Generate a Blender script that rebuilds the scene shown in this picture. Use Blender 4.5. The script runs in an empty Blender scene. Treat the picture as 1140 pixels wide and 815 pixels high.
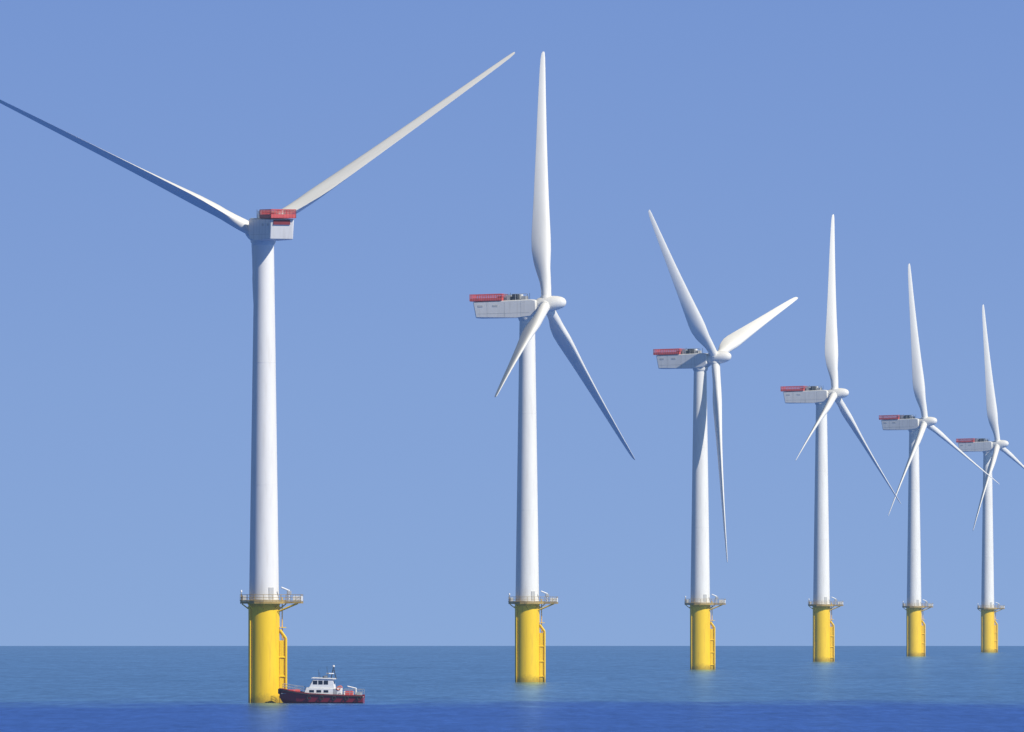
import bpy, bmesh, math, random
from mathutils import Vector, Matrix, Euler
random.seed(7)
scene = bpy.context.scene
scene.view_settings.view_transform = 'Standard'
scene.view_settings.look = 'None'
scene.view_settings.exposure = 0
scene.view_settings.gamma = 1

F = 13300.0            # focal length in photo pixels (1140 wide)
D1 = 2000.0
RE = 1.478e6           # effective curvature radius of the sea
H = 18.05
def sea_z(x, y): return -(x*x+y*y)/(2*RE)

# ------------------------------------------------------------ materials
def new_mat(name):
    m = bpy.data.materials.new(name); m.use_nodes = True
    nt = m.node_tree
    return m, nt, nt.nodes['Principled BSDF']

def paint(name, col, rough=0.45, var=0.08, scale=0.35, dirt=None, dirt_amt=0.0, spec=0.4):
    m, nt, b = new_mat(name)
    tc = nt.nodes.new('ShaderNodeTexCoord')
    mp = nt.nodes.new('ShaderNodeMapping'); mp.inputs['Scale'].default_value = (1, 1, 0.25)
    nt.links.new(tc.outputs['Object'], mp.inputs['Vector'])
    n = nt.nodes.new('ShaderNodeTexNoise'); n.inputs['Scale'].default_value = scale
    n.inputs['Detail'].default_value = 6; n.inputs['Roughness'].default_value = 0.6
    nt.links.new(mp.outputs[0], n.inputs['Vector'])
    cr = nt.nodes.new('ShaderNodeValToRGB')
    cr.color_ramp.elements[0].position = 0.3; cr.color_ramp.elements[1].position = 0.7
    cr.color_ramp.elements[0].color = (*[c*(1-var) for c in col], 1)
    cr.color_ramp.elements[1].color = (*[min(1, c*(1+var*0.5)) for c in col], 1)
    nt.links.new(n.outputs['Fac'], cr.inputs['Fac'])
    out = cr.outputs['Color']
    if dirt:
        n2 = nt.nodes.new('ShaderNodeTexNoise'); n2.inputs['Scale'].default_value = 1.6
        n2.inputs['Detail'].default_value = 8
        mp2 = nt.nodes.new('ShaderNodeMapping'); mp2.inputs['Scale'].default_value = (1, 1, 0.12)
        nt.links.new(tc.outputs['Object'], mp2.inputs['Vector']); nt.links.new(mp2.outputs[0], n2.inputs['Vector'])
        mr = nt.nodes.new('ShaderNodeMapRange'); mr.inputs['From Min'].default_value = 0.52; mr.inputs['From Max'].default_value = 0.75
        mr.inputs['To Max'].default_value = dirt_amt
        nt.links.new(n2.outputs['Fac'], mr.inputs['Value'])
        mx = nt.nodes.new('ShaderNodeMixRGB'); mx.inputs['Color2'].default_value = (*dirt, 1)
        nt.links.new(mr.outputs[0], mx.inputs['Fac']); nt.links.new(out, mx.inputs['Color1'])
        out = mx.outputs[0]
    nt.links.new(out, b.inputs['Base Color'])
    b.inputs['Roughness'].default_value = rough
    b.inputs['Specular IOR Level'].default_value = spec
    return m

M_TOWER = paint('tower_paint', (0.79, 0.775, 0.725), 0.55, 0.06, 0.3, (0.5, 0.46, 0.4), 0.25, .25)
M_BLADE = paint('blade_gelcoat', (0.8, 0.78, 0.72), 0.45, 0.05, 0.3, (0.55, 0.52, 0.45), 0.2, .3)
M_NAC = paint('nacelle_paint', (0.72, 0.71, 0.67), 0.5, 0.06, 0.5, (0.4, 0.38, 0.34), 0.3, .3)
M_SEAM = paint('seam_grey', (0.5, 0.5, 0.48), 0.6)
M_RED = paint('red_paint', (0.64, 0.1, 0.09), 0.5, 0.2, 1.0)
M_DRED = paint('dark_red_panel', (0.22, 0.02, 0.025), 0.6, 0.2, 1.0)
M_GREY = paint('equipment_grey', (0.36, 0.37, 0.38), 0.5, 0.1, 1.0)
M_DARK = paint('dark_steel', (0.05, 0.055, 0.06), 0.5, 0.2, 1.0)
M_DECK = paint('platform_ochre', (0.42, 0.29, 0.08), 0.6, 0.3, 1.2, (0.14, 0.08, 0.03), 0.5)
M_WHITE = paint('white_paint', (0.78, 0.78, 0.76), 0.4, 0.05, 1.0)
M_HULL = paint('hull_red', (0.24, 0.014, 0.022), 0.35, 0.15, 0.8)
M_GLASS = paint('dark_glass', (0.015, 0.02, 0.03), 0.08, 0.1, 1.0, spec=0.7)
M_RUBBER = paint('rubber', (0.02, 0.02, 0.022), 0.8)
M_ORANGE = paint('orange_plastic', (0.75, 0.16, 0.02), 0.5)

# yellow transition piece: faint rust streaks plus weed near the waterline
M_YEL = paint('yellow_paint', (0.9, 0.585, 0.014), 0.5, 0.06, 0.5, (0.55, 0.3, 0.03), 0.45, .25)
nt = M_YEL.node_tree; b = nt.nodes['Principled BSDF']
src = b.inputs['Base Color'].links[0].from_socket
tc = nt.nodes.new('ShaderNodeTexCoord'); sx = nt.nodes.new('ShaderNodeSeparateXYZ'); nt.links.new(tc.outputs['Object'], sx.inputs[0])
nn = nt.nodes.new('ShaderNodeTexNoise'); nn.inputs['Scale'].default_value = 1.5; nn.inputs['Detail'].default_value = 5
nt.links.new(tc.outputs['Object'], nn.inputs['Vector'])
ad = nt.nodes.new('ShaderNodeMath'); ad.operation = 'MULTIPLY_ADD'; ad.inputs[1].default_value = 2.0
nt.links.new(nn.outputs['Fac'], ad.inputs[0]); nt.links.new(sx.outputs['Z'], ad.inputs[2])
mr = nt.nodes.new('ShaderNodeMapRange'); mr.inputs['From Min'].default_value = 2.6; mr.inputs['From Max'].default_value = 1.3
mr.inputs['To Min'].default_value = 0; mr.inputs['To Max'].default_value = 0.65
nt.links.new(ad.outputs[0], mr.inputs['Value'])
mx = nt.nodes.new('ShaderNodeMixRGB'); mx.inputs['Color2'].default_value = (0.22, 0.15, 0.02, 1)
nt.links.new(mr.outputs[0], mx.inputs['Fac']); nt.links.new(src, mx.inputs['Color1']); nt.links.new(mx.outputs[0], b.inputs['Base Color'])

# ------------------------------------------------------------ mesh helper
class MB:
    """collects many shaped pieces into one mesh with several materials"""
    def __init__(self): self.bm = bmesh.new(); self.mats = []
    def mi(self, m):
        if m not in self.mats: self.mats.append(m)
        return self.mats.index(m)
    def rings(self, rings, mat, cap=True, smooth=True):
        bm = self.bm; i = self.mi(mat); vs = [[bm.verts.new(p) for p in r] for r in rings]
        n = len(vs[0])
        for a, b_ in zip(vs, vs[1:]):
            for k in range(n):
                f = bm.faces.new((a[k], a[(k+1) % n], b_[(k+1) % n], b_[k])); f.material_index = i; f.smooth = smooth
        if cap:   # caps get their own vertices so the side normals stay clean
            for r, rev in ((rings[0], True), (rings[-1], False)):
                c = [bm.verts.new(p) for p in r]
                f = bm.faces.new(list(reversed(c)) if rev else c); f.material_index = i; f.smooth = False
    def lathe(self, prof, mat, center=(0, 0, 0), axis='Z', n=48, smooth=True, cap=True):
        R = []
        for r, h in prof:
            ring = []
            for k in range(n):
                a = 2*math.pi*k/n
                if axis == 'Z': p = (r*math.cos(a), r*math.sin(a), h)
                else: p = (h, r*math.cos(a), r*math.sin(a))
                ring.append(Vector(p)+Vector(center))
            R.append(ring)
        self.rings(R, mat, smooth=smooth, cap=cap)
    def tube(self, p0, p1, r, mat, n=8, r1=None):
        p0, p1 = Vector(p0), Vector(p1); d = (p1-p0).normalized()
        u = d.orthogonal().normalized(); v = d.cross(u); r1 = r if r1 is None else r1
        R = [[c+u*(rr*math.cos(2*math.pi*k/n))+v*(rr*math.sin(2*math.pi*k/n)) for k in range(n)] for c, rr in ((p0, r), (p1, r1))]
        self.rings(R, mat)
    def box(self, c, s, mat, rot=0, bevel=0.0, taper=None):
        bm = self.bm; i = self.mi(mat); M = Matrix.Translation(c) @ Matrix.Rotation(rot, 4, 'Z') @ Matrix.Diagonal((*s, 1))
        g = bmesh.ops.create_cube(bm, size=1, matrix=M)
        fs = set(f for v in g['verts'] for f in v.link_faces)
        for f in fs: f.material_index = i
        if bevel:
            es = list(set(e for v in g['verts'] for e in v.link_edges))
            r = bmesh.ops.bevel(bm, geom=es, offset=bevel, segments=2, affect='EDGES', profile=0.5)
            for f in r['faces']: f.material_index = i
    def prism(self, prof, y0, y1, mat, bevel=0.0):
        """profile in x,z extruded along y"""
        bm = self.bm; i = self.mi(mat)
        a = [bm.verts.new((x, y0, z)) for x, z in prof]; b_ = [bm.verts.new((x, y1, z)) for x, z in prof]
        fs = [bm.faces.new(a), bm.faces.new(list(reversed(b_)))]
        n = len(prof)
        for k in range(n): fs.append(bm.faces.new((a[(k+1) % n], a[k], b_[k], b_[(k+1) % n])))
        for f in fs: f.material_index = i
        if bevel:
            es = list(set(e for f in fs for e in f.edges))
            r = bmesh.ops.bevel(bm, geom=es, offset=bevel, segments=3, affect='EDGES', profile=0.5)
            for f in r['faces']: f.material_index = i; f.smooth = True
    def mesh(self, name, recalc=True):
        if recalc: bmesh.ops.recalc_face_normals(self.bm, faces=self.bm.faces)
        me = bpy.data.meshes.new(name); self.bm.to_mesh(me); self.bm.free()
        for m in self.mats: me.materials.append(m)
        return me

def obj(name, me, parent=None, M=None):
    o = bpy.data.objects.new(name, me); scene.collection.objects.link(o)
    if parent: o.parent = parent
    if M is not None: o.matrix_local = M
    return o

# ------------------------------------------------------------ turbine parts
DZ = 17.0   # deck height
def make_foundation():
    m = MB()
    m.lathe([(2.62, z) for z in (-6, -2, 2, 6, 10, 14, DZ-0.3)], M_YEL, n=72)
    m.lathe([(2.5, 15.75), (2.76, 15.75), (2.76, 16.1), (2.5, 16.1)], M_YEL, n=72, smooth=False, cap=False)
    return m.mesh('transition_piece')
LA = math.radians(6)   # landing direction (towards +x)
def make_landing():
    m = MB()
    d = Vector((math.cos(LA), math.sin(LA), 0)); t = Vector((-math.sin(LA), math.cos(LA), 0))
    for s in (-0.95, 0.95):
        base = d*3.6+t*s
        m.tube(base+Vector((0, 0, -3)), base+Vector((0, 0, 10.8)), 0.22, M_YEL, 12)
        m.tube(base+Vector((0, 0, 10.8)), d*2.6+t*s*0.9+Vector((0, 0, 12.2)), 0.22, M_YEL, 12)
        for z in (1.2, 4.4, 7.6):
            m.tube(base+Vector((0, 0, z)), d*2.4+t*s*0.9+Vector((0, 0, z)), 0.17, M_YEL, 10)
    for s in (-0.3, 0.3):
        m.tube(d*3.05+t*s+Vector((0, 0, -2)), d*3.05+t*s+Vector((0, 0, 17.6)), 0.06, M_YEL)
    for k in range(48):
        z = 0.2+k*0.35
        m.tube(d*3.05-t*0.3+Vector((0, 0, z)), d*3.05+t*0.3+Vector((0, 0, z)), 0.03, M_YEL, 6)
    m.box(d*3.1+Vector((0, 0, 12.6)), (1.1, 2.0, 0.12), M_YEL, LA)
    for s in (-0.95, 0.95): m.box(d*3.05+t*s*0.9+Vector((0, 0, 5.2)), (0.9, 0.08, 10.5), M_YEL, LA)
    for a in (60, 215):
        r = math.radians(a); p = Vector((math.cos(r)*2.78, math.sin(r)*2.78, 0))
        m.tube(p+Vector((0, 0, -4)), p+Vector((0, 0, 16.2)), 0.1, M_YEL, 10)
    return m.mesh('boat_landing')
def make_platform():
    m = MB(); R0 = 4.0; n = 16
    m.lathe([(2.7, DZ-0.42), (R0, DZ-0.42), (R0, DZ), (2.7, DZ)], M_DECK, n=n, smooth=False)
    ea = math.radians(-8); ed = Vector((math.cos(ea), math.sin(ea), 0)); et = Vector((-math.sin(ea), math.cos(ea), 0))
    m.box(ed*5.0+Vector((0, 0, DZ-0.2)), (2.9, 2.6, 0.36), M_DECK, ea)
    for k in range(n):
        a = 2*math.pi*k/n; c = Vector((math.cos(a), math.sin(a), 0)); a2 = 2*math.pi*(k+1)/n; c2 = Vector((math.cos(a2), math.sin(a2), 0))
        if k % 2 == 0:
            m.tube(c*2.6+Vector((0, 0, DZ-1.3)), c*(R0-0.3)+Vector((0, 0, DZ-0.45)), 0.1, M_YEL)
        m.tube(c*R0+Vector((0, 0, DZ)), c*R0+Vector((0, 0, DZ+1.1)), 0.035, M_DECK, 6)
        if k not in (0, 15):
            for z in (0.12, 0.6, 1.1):
                m.tube(c*R0+Vector((0, 0, DZ+z)), c2*R0+Vector((0, 0, DZ+z)), 0.035 if z != 0.12 else 0.08, M_DECK, 6)
    cs = [ed*3.9-et*1.25, ed*6.4-et*1.25, ed*6.4+et*1.25, ed*3.9+et*1.25]
    for p, q in zip(cs, cs[1:]):
        for z in (0.12, 0.6, 1.1): m.tube(p+Vector((0, 0, DZ+z)), q+Vector((0, 0, DZ+z)), 0.035, M_DECK, 6)
        for k in range(4):
            w = p.lerp(q, k/3); m.tube(w+Vector((0, 0, DZ)), w+Vector((0, 0, DZ+1.1)), 0.035, M_DECK, 6)
    for s in (-1.0, 1.0): m.tube(ed*2.5+et*s+Vector((0, 0, DZ-1.7)), ed*5.6+et*s+Vector((0, 0, DZ-0.4)), 0.1, M_YEL)
    p = ed*4.3-et*0.9
    m.tube(p+Vector((0, 0, DZ)), p+Vector((0, 0, DZ+1.9)), 0.2, M_WHITE, 10)
    m.tube(p+Vector((0, 0, DZ+1.8)), p+Vector((-1.2, -0.3, DZ+2.3)), 0.14, M_WHITE, 8)
    m.box(p+Vector((0.1, 0, DZ+1.4)), (0.7, 0.6, 0.6), M_GREY, 0.2, 0.05)
    m.box(ed*5.7+et*0.2+Vector((0, 0, DZ+0.45)), (1.5, 1.6, 0.85), M_WHITE, ea, 0.05)
    m.box(Vector((-3.4, -0.7, DZ+0.5)), (0.6, 0.9, 0.9), M_GREY, 0.3, 0.04)
    m.tube((-3.8, -0.9, DZ), (-3.8, -0.9, DZ+1.5), 0.06, M_DECK); m.lathe([(0.16, 0), (0.18, 0.2), (0.1, 0.36)], M_WHITE, (-3.8, -0.9, DZ+1.5), n=10)
    return m.mesh('access_platform')
def tr(z):
    t = (z-DZ)/(77.6-DZ)
    return 2.5+(1.62-2.5)*(max(0, t)**1.05)
def make_tower():
    m = MB()
    zs = [DZ-0.3+(77.6-DZ+0.3)*k/24 for k in range(25)]
    m.lathe([(tr(max(z, DZ)), z) for z in zs], M_TOWER, n=72)
    for z in (DZ+0.35, 36.5, 57.0, 77.2):
        r = tr(z); hh = .08 if z < 30 or z > 70 else .03
        m.lathe([(r-0.05, z-hh), (r+0.02, z-hh), (r+0.02, z+hh), (r-0.05, z+hh)], M_TOWER, n=72, smooth=False, cap=False)
    a = math.radians(-60); d = Vector((math.cos(a), math.sin(a), 0))
    m.box(d*2.48+Vector((0, 0, DZ+1.3)), (0.12, 0.9, 2.0), M_SEAM, a, 0.03)
    return m.mesh('tower')
def make_nacelle():
    m = MB()
    prof = [(-11.5, 1.25), (1.6, 1.5), (2.5, 1.25), (2.6, -1.2), (1.5, -2.15), (-1.9, -2.3), (-10.9, -2.2)]
    m.prism(prof, -2.05, 2.05, M_NAC, bevel=0.22)
    m.lathe([(1.75, -3.0), (1.95, -2.6), (1.95, -2.1)], M_NAC, n=48)
    for x in (-8.3, -4.4, -0.8):
        for s in (-1, 1): m.box((x, s*2.052, -0.45), (0.05, 0.03, 3.1), M_SEAM)
    for s in (-1, 1): m.box((-4.7, s*2.052, -1.3), (11.5, 0.03, 0.05), M_SEAM)
    for x in (-9.8, -6.5):
        for s in (-1, 1): m.box((x, s*2.06, 0.3), (1.1, 0.05, 0.4), M_SEAM)
    m.box((-11.46, 0.1, 0.7), (0.12, 2.9, 0.8), M_DRED)
    x0, x1, y0, z0, fh = -12.1, -5.0, 2.15, 1.45, 1.35
    m.box(((x0+x1)/2, 0, z0), (x1-x0, 2*y0, 0.14), M_RED)
    def fence(p, q, nn):
        p, q = Vector(p), Vector(q)
        for z in (0.55, 0.85, 1.1): m.tube(p+Vector((0, 0, z)), q+Vector((0, 0, z)), 0.035, M_RED, 6)
        m.tube(p+Vector((0, 0, fh)), q+Vector((0, 0, fh)), 0.07, M_RED, 6)
        for k in range(nn+1):
            w = p.lerp(q, k/nn); m.tube(w, w+Vector((0, 0, fh)), 0.06, M_RED, 6)
        d = q-p; c = (p+q)/2
        m.box(c+Vector((0, 0, 0.3)), (d.length, 0.05, 0.45), M_RED, math.atan2(d.y, d.x))
    fence((x0, -y0, z0), (x1, -y0, z0), 14); fence((x0, y0, z0), (x1, y0, z0), 14)
    fence((x0, -y0, z0), (x0, y0, z0), 8); fence((x1, -y0, z0), (x1, y0, z0), 8)
    m.box((-6.0, 0.7, z0+0.5), (1.2, 1.5, 0.85), M_DRED, 0, 0.05)
    m.box((-4.0, 0.2, 1.95), (1.1, 2.6, 1.2), M_GREY, 0, 0.06)
    m.box((-2.35, -0.4, 2.05), (1.2, 1.9, 1.25), M_DARK, 0, 0.06)
    m.box((-2.1, 0.9, 2.0), (1.6, 1.2, 1.35), M_WHITE, 0, 0.08)
    m.box((-0.5, 0.1, 1.85), (0.9, 2.2, 0.8), M_GREY, 0, 0.06)
    for x, y, h in ((-3.2, -1.5, 3.0), (0.2, 1.2, 2.9), (0.5, -1.2, 2.7), (-4.6, 1.6, 2.7)):
        m.tube((x, y, 1.3), (x, y, h), 0.045, M_DARK, 6)
    m.tube((-4.6, -1.7, 2.7), (0.5, -1.7, 2.7), 0.05, M_GREY, 6)
    for k in range(5): m.tube((-4.6+k*1.27, -1.7, 1.4), (-4.6+k*1.27, -1.7, 2.7), 0.05, M_GREY, 6)
    return m.mesh('nacelle')

CH = [(1.2, 2.15, 1.0), (2.6, 2.15, 1.0), (4.5, 2.35, .88), (6.5, 2.9, .66), (9, 3.6, .52), (11.5, 4.1, .44), (14, 4.1, .39), (18, 3.7, .35), (23, 3.2, .31),
      (29, 2.7, .28), (35, 2.25, .26), (41, 1.85, .24), (46, 1.5, .22), (50, 1.2, .2), (52.2, .95, .2), (53.2, .65, .2), (53.5, .3, .2)]
TW = [(0, 14), (8, 13), (14, 9), (22, 5.5), (32, 2.5), (42, 0.5), (53.5, -1)]
RS = 1.018
def interp(t, x):
    for (a, va), (b_, vb) in zip(t, t[1:]):
        if x <= b_: return va+(vb-va)*(x-a)/(b_-a)
    return t[-1][1]
def interp2(x, j):
    for A, B in zip(CH, CH[1:]):
        if x <= B[0]:
            s = (x-A[0])/(B[0]-A[0]); return A[j]+(B[j]-A[j])*s
    return CH[-1][j]
def section(x, tc):
    return 5*tc*(0.2969*math.sqrt(x)-0.126*x-0.3516*x*x+0.2843*x**3-0.1036*x**4)
def blade_mesh(pitch_deg, sense=1):
    """local: +X upwind axis, +Z span"""
    m = MB(); rs = [1.2, 2.0, 2.6, 3.5, 4.5, 5.5, 6.5, 7.7, 9, 10.2, 11.5, 12.7, 14, 16, 18, 20.5, 23, 26, 29, 32, 35, 38, 41, 43.5, 46, 48, 50, 51.2, 52.2, 52.8, 53.2, 53.5]
    rings = []; N = 36
    for r in rs:
        c = interp2(r, 1); tc = interp2(r, 2); w = max(0, min(1, (r-2.6)/6.0)); w = w*w*(3-2*w)
        p = math.radians(pitch_deg+interp(TW, r))
        le = Vector((math.sin(p), math.cos(p)*sense, 0)); nn = Vector((math.cos(p), -math.sin(p)*sense, 0))
        off = 0.5*(1-w)+0.30*w
        pre = 0.9*(r/53.5)**2.2
        ring = []
        for k in range(N):
            a = 2*math.pi*k/N
            x = 0.5*(1-math.cos(a)); sgn = 1 if a < math.pi else -1
            ya = sgn*section(x, tc)*(1.15 if sgn > 0 else 0.85)+0.03*math.sin(math.pi*x)*w
            yc = 0.5*math.sin(a)*tc
            y = ya*w+yc*(1-w)
            ring.append(le*((off-x)*c)+nn*(y*c)+Vector((pre, 0, r*RS)))
        rings.append(ring)
    m.rings(rings, M_BLADE)
    m.lathe([(1.12, 1.15), (1.12, 1.55), (1.05, 1.6)], M_SEAM, n=36)
    return m.mesh('blade')
def make_hub():
    m = MB()
    m.lathe([(1.35, -1.9), (1.5, -1.5), (1.62, -1.0), (1.66, 0.4), (1.6, 1.6), (1.42, 2.7), (1.15, 3.5), (0.8, 4.05), (0.4, 4.3), (0.05, 4.38)], M_BLADE, axis='X', n=40)
    for k in range(3):
        a = math.radians(120*k); d = Vector((0, math.sin(a), math.cos(a)))
        m.tube(d*0.7, d*1.65, 1.3, M_BLADE, 32, 1.2)
    return m.mesh('hub_spinner')

me_f, me_l, me_p, me_t, me_n, me_h = make_foundation(), make_landing(), make_platform(), make_tower(), make_nacelle(), make_hub()
HUBZ = 79.9; OVER = 4.3
E = lambda e: -math.degrees(math.asin(e))
# column of the tower, distance ratio, axis heading, rotor angle, blade pitch, hub drop
T = [(294, 1.0,   90+16.5, 55.6, 70, 1.5),
     (587, 1.267, E(.306), 7.5, 62, .2),
     (779.5, 1.533, E(.41), -47.5, 38, .4),
     (914.5, 1.785, E(.35), 7.5, 44, .4),
     (1017.5, 2.04, E(.45), -7.0, 44, .4),
     (1099.5, 2.30, E(.40), -8.5, 44, .4)]
blade_cache = {}
for px, u, head, phi, pitch, drop in T:
    y = D1*u; x = (px-570)/F*y
    root = bpy.data.objects.new('wind_turbine', None); scene.collection.objects.link(root)
    root.location = (x, y, sea_z(x, y)); root.empty_display_size = 10
    obj('transition_piece', me_f, root); obj('boat_landing', me_l, root); obj('access_platform', me_p, root); obj('tower', me_t, root)
    h = math.radians(head)
    Rz = Matrix.Rotation(h, 4, 'Z')
    obj('nacelle', me_n, root, Matrix.Translation((0, 0, HUBZ-0.25)) @ Rz @ Matrix.Rotation(math.radians(-1.2), 4, 'Y'))
    Mh = Matrix.Translation((0, 0, HUBZ-drop)) @ Rz @ Matrix.Rotation(math.radians(-6), 4, 'Y') @ Matrix.Translation((OVER, 0, 0))
    sgn = 1 if abs(head) < 90 else -1
    a = -phi*sgn
    Mr = Mh @ Matrix.Rotation(math.radians(a), 4, 'X')
    obj('hub_spinner', me_h, root, Mr)
    if pitch not in blade_cache: blade_cache[pitch] = blade_mesh(pitch)
    for k in range(3):
        Mb = Mr @ Matrix.Rotation(math.radians(120*k), 4, 'X') @ Matrix.Rotation(math.radians(2.0), 4, 'Y')
        obj('blade_%d' % (k+1), blade_cache[pitch], root, Mb)

# ------------------------------------------------------------ crew boat
def make_boat():
    hull = MB()
    st = [(-7.1, .55, .12, 2.45, 0.9), (-6.6, 1.15, .45, 2.38, 0.1), (-5.6, 1.75, 1.0, 2.2, -.5), (-4.2, 2.15, 1.6, 2.0, -.8), (-2.0, 2.3, 1.95, 1.75, -.9),
          (1.0, 2.3, 2.0, 1.6, -.9), (4.5, 2.25, 2.0, 1.5, -.85), (7.0, 2.15, 1.9, 1.5, -.8)]
    rings = []
    for x, bd, bc, zs, zk in st:
        zc = zk+0.55*(min(0.9, zs)-zk)+.2
        rings.append([Vector(p) for p in [(x, 0, zk), (x, -bc, zc), (x, -bd*.98, zs-.35), (x, -bd, zs), (x, -bd+.14, zs), (x, -bd+.16, zs-.55), (x, bd-.16, zs-.55), (x, bd-.14, zs), (x, bd, zs), (x, bd*.98, zs-.35), (x, bc, zc)]])
    hull.rings(rings, M_HULL, smooth=False)
    for s in (-1, 1):
        for A, B in zip(st, st[1:]):
            hull.tube((A[0], s*(A[1]+.03), A[3]-.25), (B[0], s*(B[1]+.03), B[3]-.25), 0.1, M_RUBBER, 8)
    hull.box((-7.15, 0, 1.95), (0.35, 1.5, 0.9), M_RUBBER, 0, 0.1)
    hull.box((-4.6, 0, 1.6), (4.2, 2.6, 0.1), M_GREY); hull.box((4.6, 0, 1.12), (4.6, 4.0, 0.1), M_GREY)
    for k in range(5):   # tyre fenders
        for i in range(14):
            a = 2*math.pi*i/14; b2 = a+2*math.pi/14; X = -2.0+k*2.1
            hull.tube((X+.3*math.cos(a), -2.4, .95+.3*math.sin(a)), (X+.3*math.cos(b2), -2.4, .95+.3*math.sin(b2)), .1, M_RUBBER, 6)
    cab = MB()
    cab.prism([(-3.1, 1.2), (3.4, 1.1), (3.3, 2.55), (-2.5, 2.65)], -1.7, 1.7, M_WHITE, 0.08)
    cab.prism([(-2.1, 2.63), (2.2, 2.56), (1.9, 4.05), (-1.3, 4.15)], -1.5, 1.5, M_WHITE, 0.07)
    cab.prism([(-1.75, 4.16), (2.35, 4.05), (2.3, 4.2), (-1.6, 4.33)], -1.68, 1.68, M_WHITE, 0.04)
    for s in (-1, 1):
        for xa, w in ((-1.05, .75), (-.15, .75), (.75, .75)): cab.box((xa, s*1.5, 3.5), (w, .05, .66), M_GLASS, 0, 0.02)
        for xa in (-1.6, -.4, .8): cab.box((xa, s*1.7, 2.05), (.8, .05, .42), M_GLASS, 0, 0.02)
        cab.box((2.35, s*1.7, 1.85), (.7, .05, 1.25), M_GREY, 0, 0.02)
    cab.box((2.04, 0, 3.4), (.05, 2.0, .7), M_GLASS)
    for yy in (-.95, 0, .95):
        bmv = [cab.bm.verts.new(p) for p in ((-1.9, yy-.4, 3.12), (-1.9, yy+.4, 3.12), (-1.53, yy+.4, 3.85), (-1.53, yy-.4, 3.85))]
        f = cab.bm.faces.new(bmv); f.material_index = cab.mi(M_GLASS)
    gear = MB()
    gear.tube((1.5, 0, 4.2), (1.9, 0, 6.1), .08, M_DARK); gear.tube((2.4, 0, 4.1), (1.95, 0, 5.6), .06, M_DARK)
    gear.tube((1.75, -.8, 5.3), (1.75, .8, 5.3), .05, M_DARK); gear.box((1.3, 0, 5.0), (.9, 1.3, .16), M_WHITE, .5, .05)
    gear.lathe([(.28, 0), (.3, .18), (.2, .34)], M_WHITE, (.6, .5, 4.3), n=14)
    gear.lathe([(.18, 0), (.2, .2), (.1, .3)], M_WHITE, (1.9, 0, 6.1), n=12)
    for x, y, h in ((1.0, -.9, 6.2), (2.1, .9, 6.4), (-.6, .9, 5.6), (-.2, -1.2, 5.2)): gear.tube((x, y, 4.2), (x-.15, y, h), .03, M_DARK, 6)
    gear.tube((.3, -1.1, 4.25), (.3, -1.1, 4.6), .12, M_DARK)
    def rail(pts, h):
        for p, q in zip(pts, pts[1:]):
            p, q = Vector(p), Vector(q)
            for z in (h*.5, h): gear.tube(p+Vector((0, 0, z)), q+Vector((0, 0, z)), .035, M_GREY, 6)
            gear.tube(p, p+Vector((0, 0, h)), .035, M_GREY, 6)
        gear.tube(q, q+Vector((0, 0, h)), .035, M_GREY, 6)
    for s in (-1, 1):
        rail([(-6.5, s*1.1, 2.35), (-5.6, s*1.65, 2.2), (-4.4, s*2.05, 2.0), (-3.0, s*2.2, 1.85)], .85)
        rail([(3.6, s*2.2, 1.5), (4.8, s*2.18, 1.48), (6.0, s*2.12, 1.48), (6.9, s*2.08, 1.48)], .9)
    gear.tube((-4.7, -.9, 2.0), (-3.6, -.9, 2.0), .3, M_RED, 14)
    gear.box((-5.2, .3, 1.95), (.8, 1.1, .6), M_RED, 0, .05)
    gear.box((4.6, -.7, 1.65), (1.3, 1.0, 1.0), M_RED, 0, .06); gear.box((4.4, .9, 1.6), (1.6, 1.0, .9), M_WHITE, 0, .06)
    gear.box((6.2, 0, 1.5), (.8, 2.2, .7), M_GREY, 0, .05)
    gear.tube((5.6, .9, 1.2), (5.6, .9, 2.6), .13, M_WHITE, 10); gear.tube((5.6, .9, 2.55), (4.2, .5, 2.9), .09, M_WHITE, 8)
    for s in (-1, 1):
        n = 16
        for i in range(n):
            a = 2*math.pi*i/n; c = Vector((2.9+.3*math.cos(a), s*1.76, 2.6+.3*math.sin(a)))
            c2 = Vector((2.9+.3*math.cos(a+2*math.pi/n), s*1.76, 2.6+.3*math.sin(a+2*math.pi/n))); gear.tube(c, c2, .07, M_ORANGE, 6)
    return hull.mesh('hull'), cab.mesh('wheelhouse'), gear.mesh('deck_gear')
bx, by = (358.5-570)/F*1994.5, 1994.5
boat = bpy.data.objects.new('crew_transfer_boat', None); scene.collection.objects.link(boat)
boat.location = (bx, by, sea_z(bx, by)-0.05); boat.rotation_euler = (math.radians(1), math.radians(0.6), math.radians(-4))
for nme, me in zip(('hull', 'wheelhouse', 'deck_gear'), make_boat()): obj(nme, me, boat)

# ------------------------------------------------------------ sea
m, nt, b = new_mat('sea_water')
tc = nt.nodes.new('ShaderNodeTexCoord')
def noise(scale, mapping, detail=4, rough=.55, dist=0):
    mp = nt.nodes.new('ShaderNodeMapping'); mp.inputs['Scale'].default_value = mapping
    nt.links.new(tc.outputs['Object'], mp.inputs['Vector'])
    n = nt.nodes.new('ShaderNodeTexNoise'); n.inputs['Scale'].default_value = scale; n.inputs['Detail'].default_value = detail
    n.inputs['Roughness'].default_value = rough; n.inputs['Distortion'].default_value = dist
    nt.links.new(mp.outputs[0], n.inputs['Vector']); return n.outputs['Fac']
def math_(op, a, b_=None, c=None):
    n = nt.nodes.new('ShaderNodeMath'); n.operation = op
    for i, v in enumerate((a, b_, c)):
        if v is None: continue
        if isinstance(v, (int, float)): n.inputs[i].default_value = v
        else: nt.links.new(v, n.inputs[i])
    return n.outputs[0]
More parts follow.
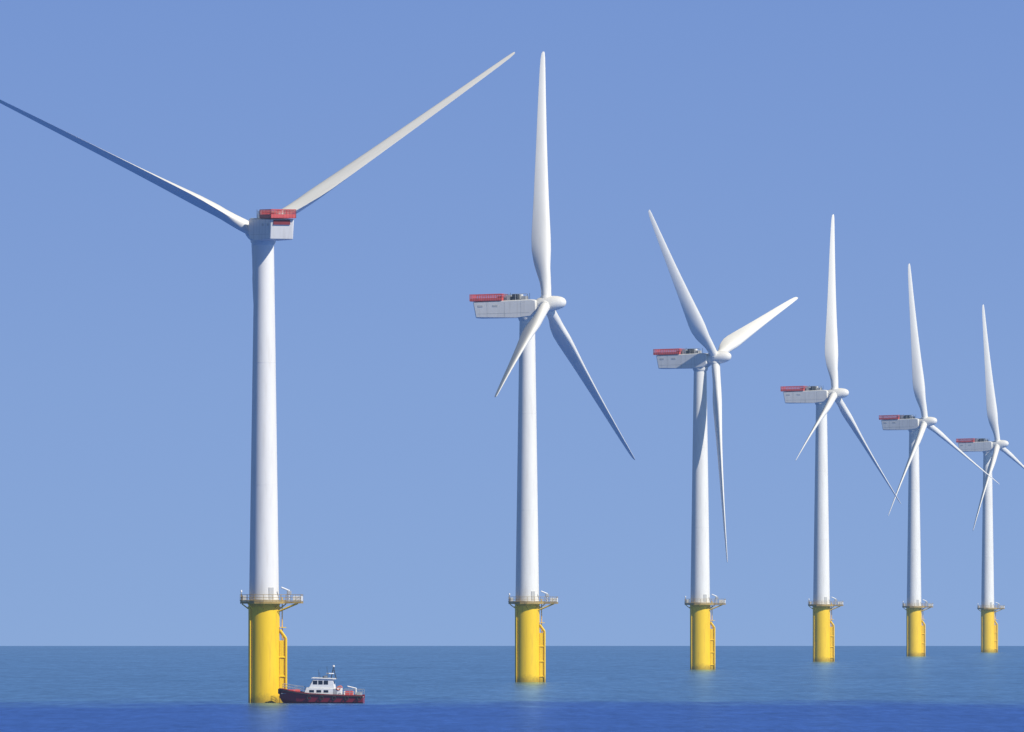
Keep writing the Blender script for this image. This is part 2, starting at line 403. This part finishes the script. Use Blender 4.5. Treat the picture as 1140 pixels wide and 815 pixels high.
sx = nt.nodes.new('ShaderNodeSeparateXYZ'); nt.links.new(tc.outputs['Object'], sx.inputs[0])
wave1 = noise(1.0, (1/6.0, 1/45.0, 1), 4, .65)
wave2 = noise(1.0, (1/30.0, 1/90.0, 1), 4, .6)
wave3 = noise(1.0, (1/1.6, 1/22.0, 1), 3, .65)
patch = noise(1.0, (1/160.0, 1/420.0, 1), 3, .5)
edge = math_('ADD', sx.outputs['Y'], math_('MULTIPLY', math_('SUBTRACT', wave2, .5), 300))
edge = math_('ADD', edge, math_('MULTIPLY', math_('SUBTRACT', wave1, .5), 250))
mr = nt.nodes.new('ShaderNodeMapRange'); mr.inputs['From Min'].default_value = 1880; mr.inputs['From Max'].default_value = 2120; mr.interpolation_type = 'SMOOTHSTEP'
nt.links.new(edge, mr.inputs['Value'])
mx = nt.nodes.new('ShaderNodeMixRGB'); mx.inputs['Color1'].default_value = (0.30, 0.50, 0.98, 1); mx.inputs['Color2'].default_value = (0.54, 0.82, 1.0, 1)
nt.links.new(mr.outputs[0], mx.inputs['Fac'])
def c0(v): return math_('SUBTRACT', v, .5)
var = math_('ADD', math_('MULTIPLY', c0(wave1), .6), math_('MULTIPLY', c0(wave2), .25))
var = math_('ADD', var, math_('MULTIPLY', c0(wave3), .7)); var = math_('ADD', var, math_('MULTIPLY', c0(patch), .15))
val = math_('ADD', var, 1.0)
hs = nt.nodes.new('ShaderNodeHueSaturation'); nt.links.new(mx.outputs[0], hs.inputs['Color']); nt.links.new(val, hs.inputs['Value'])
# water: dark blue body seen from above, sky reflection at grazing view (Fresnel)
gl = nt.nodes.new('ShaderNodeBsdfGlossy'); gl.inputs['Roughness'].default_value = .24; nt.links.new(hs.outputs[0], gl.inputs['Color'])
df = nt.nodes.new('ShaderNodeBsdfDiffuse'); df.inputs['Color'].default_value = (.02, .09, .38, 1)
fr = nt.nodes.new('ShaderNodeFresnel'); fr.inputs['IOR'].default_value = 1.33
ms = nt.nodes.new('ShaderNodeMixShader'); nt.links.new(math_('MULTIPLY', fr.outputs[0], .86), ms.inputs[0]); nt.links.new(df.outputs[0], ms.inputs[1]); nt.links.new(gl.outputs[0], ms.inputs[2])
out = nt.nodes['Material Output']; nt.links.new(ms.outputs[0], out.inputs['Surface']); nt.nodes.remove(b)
M_SEA = m
bm = bmesh.new(); S = 256; prev = None; cc = bm.verts.new((0, 0, 0))
for r in [50, 150, 300]+list(range(400, 14001, 100)):
    ring = [bm.verts.new((r*math.cos(2*math.pi*k/S), r*math.sin(2*math.pi*k/S), -r*r/(2*RE))) for k in range(S)]
    for k in range(S):
        if prev is None: f = bm.faces.new((cc, ring[k], ring[(k+1) % S]))
        else: f = bm.faces.new((prev[k], ring[k], ring[(k+1) % S], prev[(k+1) % S]))
        f.smooth = True
    prev = ring
me = bpy.data.meshes.new('sea'); bm.to_mesh(me); bm.free(); me.materials.append(M_SEA); obj('sea', me)

def lin(r, g, b_):
    f = lambda c: ((c/255+.055)/1.055)**2.4
    return (f(r), f(g), f(b_), 1)
# thin homogeneous sea haze over the whole area, self-glowing in place of scattered light
hz = bpy.data.materials.new('haze_glow'); hz.use_nodes = True; nt = hz.node_tree
nt.nodes.remove(nt.nodes['Principled BSDF'])
SG = 3.0e-5
ab = nt.nodes.new('ShaderNodeVolumeAbsorption'); ab.inputs['Color'].default_value = (0, 0, 0, 1); ab.inputs['Density'].default_value = SG
em = nt.nodes.new('ShaderNodeEmission'); em.inputs['Color'].default_value = lin(138, 169, 216); em.inputs['Strength'].default_value = SG
av = nt.nodes.new('ShaderNodeAddShader'); nt.links.new(ab.outputs[0], av.inputs[0]); nt.links.new(em.outputs[0], av.inputs[1])
nt.links.new(av.outputs[0], nt.nodes['Material Output'].inputs['Volume'])
g = bmesh.new(); bmesh.ops.create_cube(g, size=1, matrix=Matrix.Translation((0, 0, 40)) @ Matrix.Diagonal((26000, 26000, 400, 1)))
me = bpy.data.meshes.new('haze'); g.to_mesh(me); g.free(); me.materials.append(hz); obj('haze', me)

# ------------------------------------------------------------ world + sun
SAZ, SEL = math.radians(52), math.radians(38)
w = bpy.data.worlds.new('World'); scene.world = w; w.use_nodes = True
nt = w.node_tree; bg = nt.nodes['Background']
sky = nt.nodes.new('ShaderNodeTexSky'); sky.sky_type = 'NISHITA'; sky.sun_disc = False
sky.sun_elevation = SEL; sky.sun_rotation = math.radians(180)-SAZ; sky.air_density = 1.0; sky.dust_density = .3; sky.ozone_density = 2.5
tc = nt.nodes.new('ShaderNodeTexCoord'); sx = nt.nodes.new('ShaderNodeSeparateXYZ'); nt.links.new(tc.outputs['Generated'], sx.inputs[0])
mr = nt.nodes.new('ShaderNodeMapRange'); mr.inputs['From Min'].default_value = -.01; mr.inputs['From Max'].default_value = .06
nt.links.new(sx.outputs['Z'], mr.inputs['Value'])
cr = nt.nodes.new('ShaderNodeValToRGB'); nt.links.new(mr.outputs[0], cr.inputs['Fac'])
e = cr.color_ramp.elements; e[0].position = .07; e[0].color = lin(138, 169, 216); e[1].position = .85; e[1].color = lin(115, 147, 208)
x = cr.color_ramp.elements.new(.3); x.color = lin(130, 161, 214)
x = cr.color_ramp.elements.new(.55); x.color = lin(123, 154, 211)
mul = nt.nodes.new('ShaderNodeMixRGB'); mul.blend_type = 'MULTIPLY'; mul.inputs['Fac'].default_value = 1; mul.inputs['Color2'].default_value = (.052, .052, .052, 1)
nt.links.new(sky.outputs[0], mul.inputs['Color1'])
mr3 = nt.nodes.new('ShaderNodeMapRange'); mr3.inputs['From Min'].default_value = .06; mr3.inputs['From Max'].default_value = .2
nt.links.new(sx.outputs['Z'], mr3.inputs['Value'])
mx = nt.nodes.new('ShaderNodeMixRGB'); nt.links.new(mr3.outputs[0], mx.inputs['Fac']); nt.links.new(cr.outputs[0], mx.inputs['Color1']); nt.links.new(mul.outputs[0], mx.inputs['Color2'])
nt.links.new(mx.outputs[0], bg.inputs['Color']); bg.inputs['Strength'].default_value = 1.0

sd = bpy.data.lights.new('sun', 'SUN'); sd.energy = 4.7; sd.angle = math.radians(.5); sd.color = (1, .95, .86)
so = bpy.data.objects.new('sun', sd); scene.collection.objects.link(so)
to_sun = Vector((math.sin(SAZ)*math.cos(SEL), -math.cos(SAZ)*math.cos(SEL), math.sin(SEL)))
so.rotation_euler = to_sun.to_track_quat('Z', 'Y').to_euler(); so.location = (0, 0, 200)

# ------------------------------------------------------------ camera
cd = bpy.data.cameras.new('camera'); cam = bpy.data.objects.new('camera', cd); scene.collection.objects.link(cam)
cd.sensor_width = 36; cd.lens = F/1140*36; cd.clip_start = 1; cd.clip_end = 40000
cam.location = (0, 0, H)
cam.rotation_euler = (math.radians(90)+math.atan((653.3-407.5)/F), 0, 0)
scene.camera = cam
